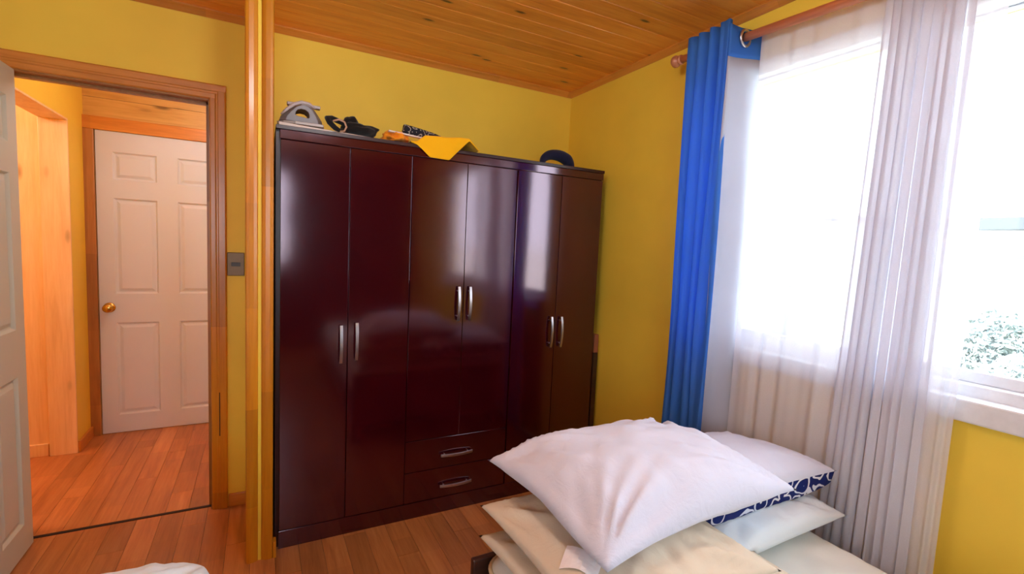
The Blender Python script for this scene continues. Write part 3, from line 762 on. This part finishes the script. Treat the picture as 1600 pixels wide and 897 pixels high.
def make_bed(x0, x1, y0, y1, ztop, label, mlabel):
    bed = thing('bed', ((x0+x1)/2, (y0+y1)/2, 0), label, 'bed', None)
    zr = ztop-.22
    for xs in ((x0-.004, x0+.022), (x1-.022, x1+.004)):
        B('side_rail', [(xs[0], xs[1], y0, y1, zr-.12, zr+.03)], M_DWOOD, bed, bevel=.004)
    B('end_board', [(x0-.004, x1+.004, y1+.004, y1+.026, .10, ztop-.03)], M_DWOOD, bed, bevel=.005)
    B('end_board', [(x0-.004, x1+.004, y0-.026, y0-.004, .10, ztop-.03)], M_DWOOD, bed, bevel=.005)
    B('slat_base', [(x0+.022, x1-.022, y0, y1, zr-.02, zr-.002)], M_DWOOD, bed)
    for lx in (x0-.004, x1-.046):
        for ly in (y0-.026, y1-.024):
            B('leg', [(lx, lx+.05, ly, ly+.05, 0, zr-.12)], M_DWOOD, bed, bevel=.004)
    mt = thing('mattress', ((x0+x1)/2, (y0+y1)/2, zr), mlabel, 'mattress')
    bm = bmesh.new(); rounded_slab(bm, x0+.024, x1-.024, y0+.004, y1-.004, zr, ztop, .07)
    obj('ticking', bm, M_MATT, mt, smooth=True)
    for z in (ztop-.03, zr+.02):
        bm = bmesh.new(); tube(bm, ring_pts(x0+.024, x1-.024, y0+.004, y1-.004, z, .07, .003), .006, 8, closed=True)
        obj('piping', bm, M_PIPE, mt, smooth=True, label='beige piping')
    return bed
make_bed(.548, 1.640, -.72, 1.185, .50, 'bed with dark wooden frame under the pillow stack by the window', 'white quilted mattress under the stack of pillows')
make_bed(-1.16, -.075, -.72, 1.18, .47, 'second bed at the lower edge of view below the doorway', 'second mattress under the pillow at the lower edge')

from mathutils.bvhtree import BVHTree
SUP = []
def support(x, y_):
    z = None
    for t_ in SUP:
        for ox in (0, .006, -.006):
            h_ = t_.ray_cast(Vector((x+ox, y_+ox, 3)), Vector((0, 0, -1)))
            if h_[0] is not None and (z is None or h_[0].z > z): z = h_[0].z
    return z
def pillow(name, cx, cy, zr, a, b, hu, hd, label, mats, seed, rot=0.0, tx=0.0, ty=0.0, pin=.06, droop=None, n=56, q=.5, q2=.5, zfloor=None, wr_=.010, part=None, corner=None):
    bm = bmesh.new(); R_ = Matrix.Rotation(rot, 3, 'Z')
    idx = {}
    def P(u, v, side):
        prof = max(0.0, (1-abs(u)**2.4)*(1-abs(v)**2.4))
        x = a*u*(1-pin*(1-v*v)*abs(u)**1.5); y_ = b*v*(1-pin*1.3*(1-u*u)*abs(v)**1.5)
        if corner: 
            for (su, sv, dx, dy) in corner:
                k = max(0, u*su)**3*max(0, v*sv)**3; x += dx*k; y_ += dy*k
        h = (hu*prof**q) if side > 0 else (-hd*prof**q2)
        if side > 0 or wr_ > .012:
            # folds radiating from the corners
            wsum = 0
            for su in (-1, 1):
                for sv in (-1, 1):
                    dx, dy = (u-su*1.02)*a, (v-sv*1.02)*b; r_ = math.hypot(dx, dy); an = math.atan2(dy*sv, dx*su)
                    wsum += noise.noise(Vector((an*5.5+seed*3.1+su*7, r_*3.5+sv*3, seed)))*math.exp(-(r_/.26)**2)*(1-math.exp(-(r_/.05)**2))
            w2 = noise.fractal(Vector((u*2.2+seed, v*2.2, seed*1.7)), 1.0, 2.1, 3)
            # tucks that run in from the long edges
            w3 = noise.noise(Vector((u*9+seed, v*1.5, 4+seed)))*(abs(v)**2)*(1-v*v)*3
            h += side*(wr_*2.4*wsum+wr_*.55*w2*prof+wr_*w3*(.35 if wr_ > .015 else 1))*min(1, prof*5)
        z = zr+tx*x+ty*y_+h
        if droop: z += droop(u, v)
        p = R_ @ Vector((x, y_, 0))
        z2 = z
        if zfloor is not None: z2 = max(z, zfloor)
        return Vector((cx+p.x, cy+p.y, z2))
    def vert(i, j, side):
        if i in (0, n) or j in (0, n): side = 0
        k = (i, j, side)
        if k not in idx:
            idx[k] = bm.verts.new(P(i/n*2-1, j/n*2-1, side if side else 1))
        return idx[k]
    bm2 = None
    for side in (1, -1):
        for i in range(n):
            for j in range(n):
                f = bm.faces.new((vert(i, j, side), vert(i+1, j, side), vert(i+1, j+1, side), vert(i, j+1, side))); f.material_index = 0 if side > 0 else 1
    bm.verts.ensure_lookup_table()
    for (i, j, sd), v_ in sorted(idx.items(), key=lambda t: t[0]):
        s_ = support(v_.co.x, v_.co.y)
        if s_ is None: continue
        ea = min(i, n-i, j, n-j)/n
        lo = s_+.0015 if sd < 0 else s_+.0015+(.0 if sd == 0 else min(.03, .16*ea))
        if v_.co.z < lo: v_.co.z = lo
    bmesh.ops.recalc_face_normals(bm, faces=bm.faces)
    SUP.append(BVHTree.FromBMesh(bm))
    o = obj(name, bm, mats, smooth=True, origin=(cx, cy, zr))
    return tag(o, label, 'pillow', 'pillows stacked on the bed' if zr > .5 and cx > .3 else None)
# lower layer
pillow('pillow', .90, .86, .548, .345, .325, .055, .040, 'cream pillow lowest in the stack, its corner nearest the wardrobe', (M_CREAM, M_CREAM), 1.3, zfloor=.508)
pillow('pillow', 1.345, .985, .570, .315, .215, .058, .062, 'cool white pillow pointing to the window, under the navy printed one', (M_COOL, M_COOL), 2.6, zfloor=.508, rot=.03)
pillow('pillow', .835, .92, .632, .275, .275, .060, .050, 'cream folded pillow directly under the big white one', (M_CREAM, M_CREAM), 3.2, zfloor=None)
pillow('pillow', 1.345, 1.05, .668, .345, .215, .080, .105, 'pillow with white top and navy scroll printed underside', (M_WHITE, M_FLORAL), 4.4, q2=.2, wr_=.006, ty=-.10)
E_ = pillow('pillow', .952, .985, .748, .350, .255, .112, .055, 'big white pillow on top of the stack', (M_WHITE, M_WHITE), 5.7, rot=.03, wr_=.020,
       droop=lambda u, v: -.03*max(0, -u)*max(0, -v), corner=[(-1, -1, .025, .0)])
TQ = [Vector((.596, .838, 0)), Vector((.640, .765, 0)), Vector((.690, .800, 0)), Vector((.640, .872, 0))]
def tag_pt(u, v):
    p = (TQ[0]*(1-u)+TQ[1]*u)*(1-v)+(TQ[3]*(1-u)+TQ[2]*u)*v
    z = max([h_[0].z for h_ in [t_.ray_cast(Vector((p.x, p.y, 3)), Vector((0, 0, -1))) for t_ in SUP[:3]] if h_[0] is not None] or [.62])
    return Vector((p.x, p.y, z+.004+.003*math.sin(u*4)))
bm = bmesh.new(); grid(bm, 8, 6, tag_pt)
tgo = obj('care_tag', bm, M_TAG, E_, solid=.001, label='small white care tag')
pillow('pillow', -.335, 1.098, .570, .245, .24, .075, .05, 'white pillow at the lower edge of view below the doorway', (M_COOL, M_COOL), 6.1, zfloor=.475, corner=[(1, 1, -.035, -.035)], pin=.0)

# ------------------------------------------------------------------ added fill lamps for bedroom, hall and side room
def bulb_mat():  # glow for the bulbs of the added fill lamps
    t = NT('fill_bulb_glow'); e = t.n('ShaderNodeEmission'); e.inputs[0].default_value = (1, .97, .92, 1); e.inputs[1].default_value = 6
    return t.done(e)
M_BULB = bulb_mat()
def fill_bulb(name, loc, power, colr, label, r=.12):  # added lamp, kept out of view, to brighten the interior
    root = thing(name, loc, label, 'lamp')
    x, y_, z = loc
    bm = bmesh.new(); lathe(bm, [(0, .05), (-.02, .05), (-.03, .02), (-.10, .018)], (x, y_, z), (0, 0, 1), 16); obj('socket', bm, M_WPVC, root, smooth=True)
    bm = bmesh.new(); lathe(bm, [(-.098, .016), (-.115, .022), (-.135, .030), (-.155, .031), (-.172, .022), (-.180, .008)], (x, y_, z), (0, 0, 1), 20); obj('bulb', bm, M_BULB, root, smooth=True)
    l = bpy.data.lights.new(name+'_light', 'POINT'); l.energy = power; l.color = colr; l.shadow_soft_size = r
    lo = bpy.data.objects.new(name+'_light', l); col.objects.link(lo); lo.location = (x, y_, z-.16)
fill_bulb('fill_lamp', (-2.1, 3.2, ZC-.001), 13, (.92, .96, 1.0), 'added unseen bulb that brightens the side room')  # guessed bulb, added out of view to light the side room

fill_bulb('fill_lamp', (.30, 1.02, ZC-.001), 9, (.93, .96, 1.0), 'added unseen ceiling lamp that brightens the bedroom')  # added above the view to lift the bedroom and alcove

fill_bulb('fill_lamp', (-.2, 3.2, ZC-.001), 5, (.85, .93, 1.0), 'added unseen ceiling lamp that brightens the hall and its white door')  # added fill for the hall, no such lamp visible

# ------------------------------------------------------------------ outside
gr = B('ground', [(2.0, 300, -300, 300, -.5, -.3)], M_GRASSG); struct(gr, 'pale bright yard outside the window', 'ground')
shd = thing('shed', (7.5, 3.95, -.3), 'white shed with upright cladding outside the window', 'shed')
B('wall', [(7.05, 9, 3.58, 4.35, -.3, 1.93)], M_SIDING, shd)
for k in range(11):
    yb = 3.585+k*.07
    B('cladding_board', [(7.03, 7.05, yb, yb+.062, -.3, 1.93)], M_SIDING, shd)
bm = bmesh.new(); prism(bm, [(3.45, 1.93), (4.42, 2.0), (4.42, 2.05), (3.45, 1.98)], lambda u, v, d: Vector((d, u, v)), 6.85, 9.1); obj('roof', bm, M_ROOFG, shd)
ns = thing('neighbour_house', (9, 0, -.3), 'white neighbouring house with grey eave outside the window', 'house')
B('wall', [(8.3, 12, -6, 2.75, -.3, 1.9)], M_SIDING, ns)
B('eave', [(7.95, 12.2, -6.2, 2.95, 1.86, 2.0)], M_ROOFG, ns)
for yb in (2.2, .6):
    f = B('window_frame', [(8.27, 8.3, yb-.25, yb+.25, .95, 1.6)], M_WPVC, ns)
    B('pane', [(8.26, 8.275, yb-.2, yb+.2, 1.0, 1.55)], M_GLASSD, f)
gp = thing('garden_wall', (7.4, 4.7, -.3), 'low pale garden wall beside the shed outside', 'wall')
B('wall_block', [(7.3, 7.5, 4.40, 4.80, -.3, .98)], M_ROOFG, gp); B('coping', [(7.26, 7.54, 4.38, 4.84, .98, 1.03)], M_SIDING, gp)
bm = bmesh.new(); tube(bm, [(9.5, 5.75, -.3), (9.5, 5.75, 2.6)], .04, 8)
tag(obj('utility_pole', bm, M_ROOFG), 'thin grey pole rising behind the shed outside', 'pole')
def shrub(c, r, h, seed, label):
    root = thing('shrub', c, label, 'shrub', 'shrubs outside the window'); rs = random.Random(seed)
    bm = bmesh.new(); tube(bm, [c, (c[0], c[1], c[2]+h*.6)], .03, 6); obj('stem', bm, M_DWOOD, root)
    bm = bmesh.new()
    for k in range(2200):
        v_ = Vector((rs.gauss(0, 1), rs.gauss(0, 1), rs.gauss(0, 1))).normalized()*(rs.random()**.33)
        p = Vector((c[0]+v_.x*r, c[1]+v_.y*r, c[2]+h*.55+v_.z*h*.45)); s = rs.uniform(.03, .06)
        e1 = Vector((rs.gauss(0, 1), rs.gauss(0, 1), rs.gauss(0, 1))).normalized(); e2 = e1.orthogonal().normalized()
        bm.faces.new([bm.verts.new(p+e1*s*ax+e2*s*.45*ay) for ax, ay in ((-1, 0), (0, 1), (1, 0), (0, -1))])
    f = obj('foliage', bm, M_LEAF, root); f['kind'] = 'stuff'
shrub((6.6, 1.95, -.3), .33, 1.3, 1, 'round green shrub outside, the taller of the two')
shrub((6.0, 1.5, -.3), .4, .95, 2, 'low green shrub outside, in front of the taller one')
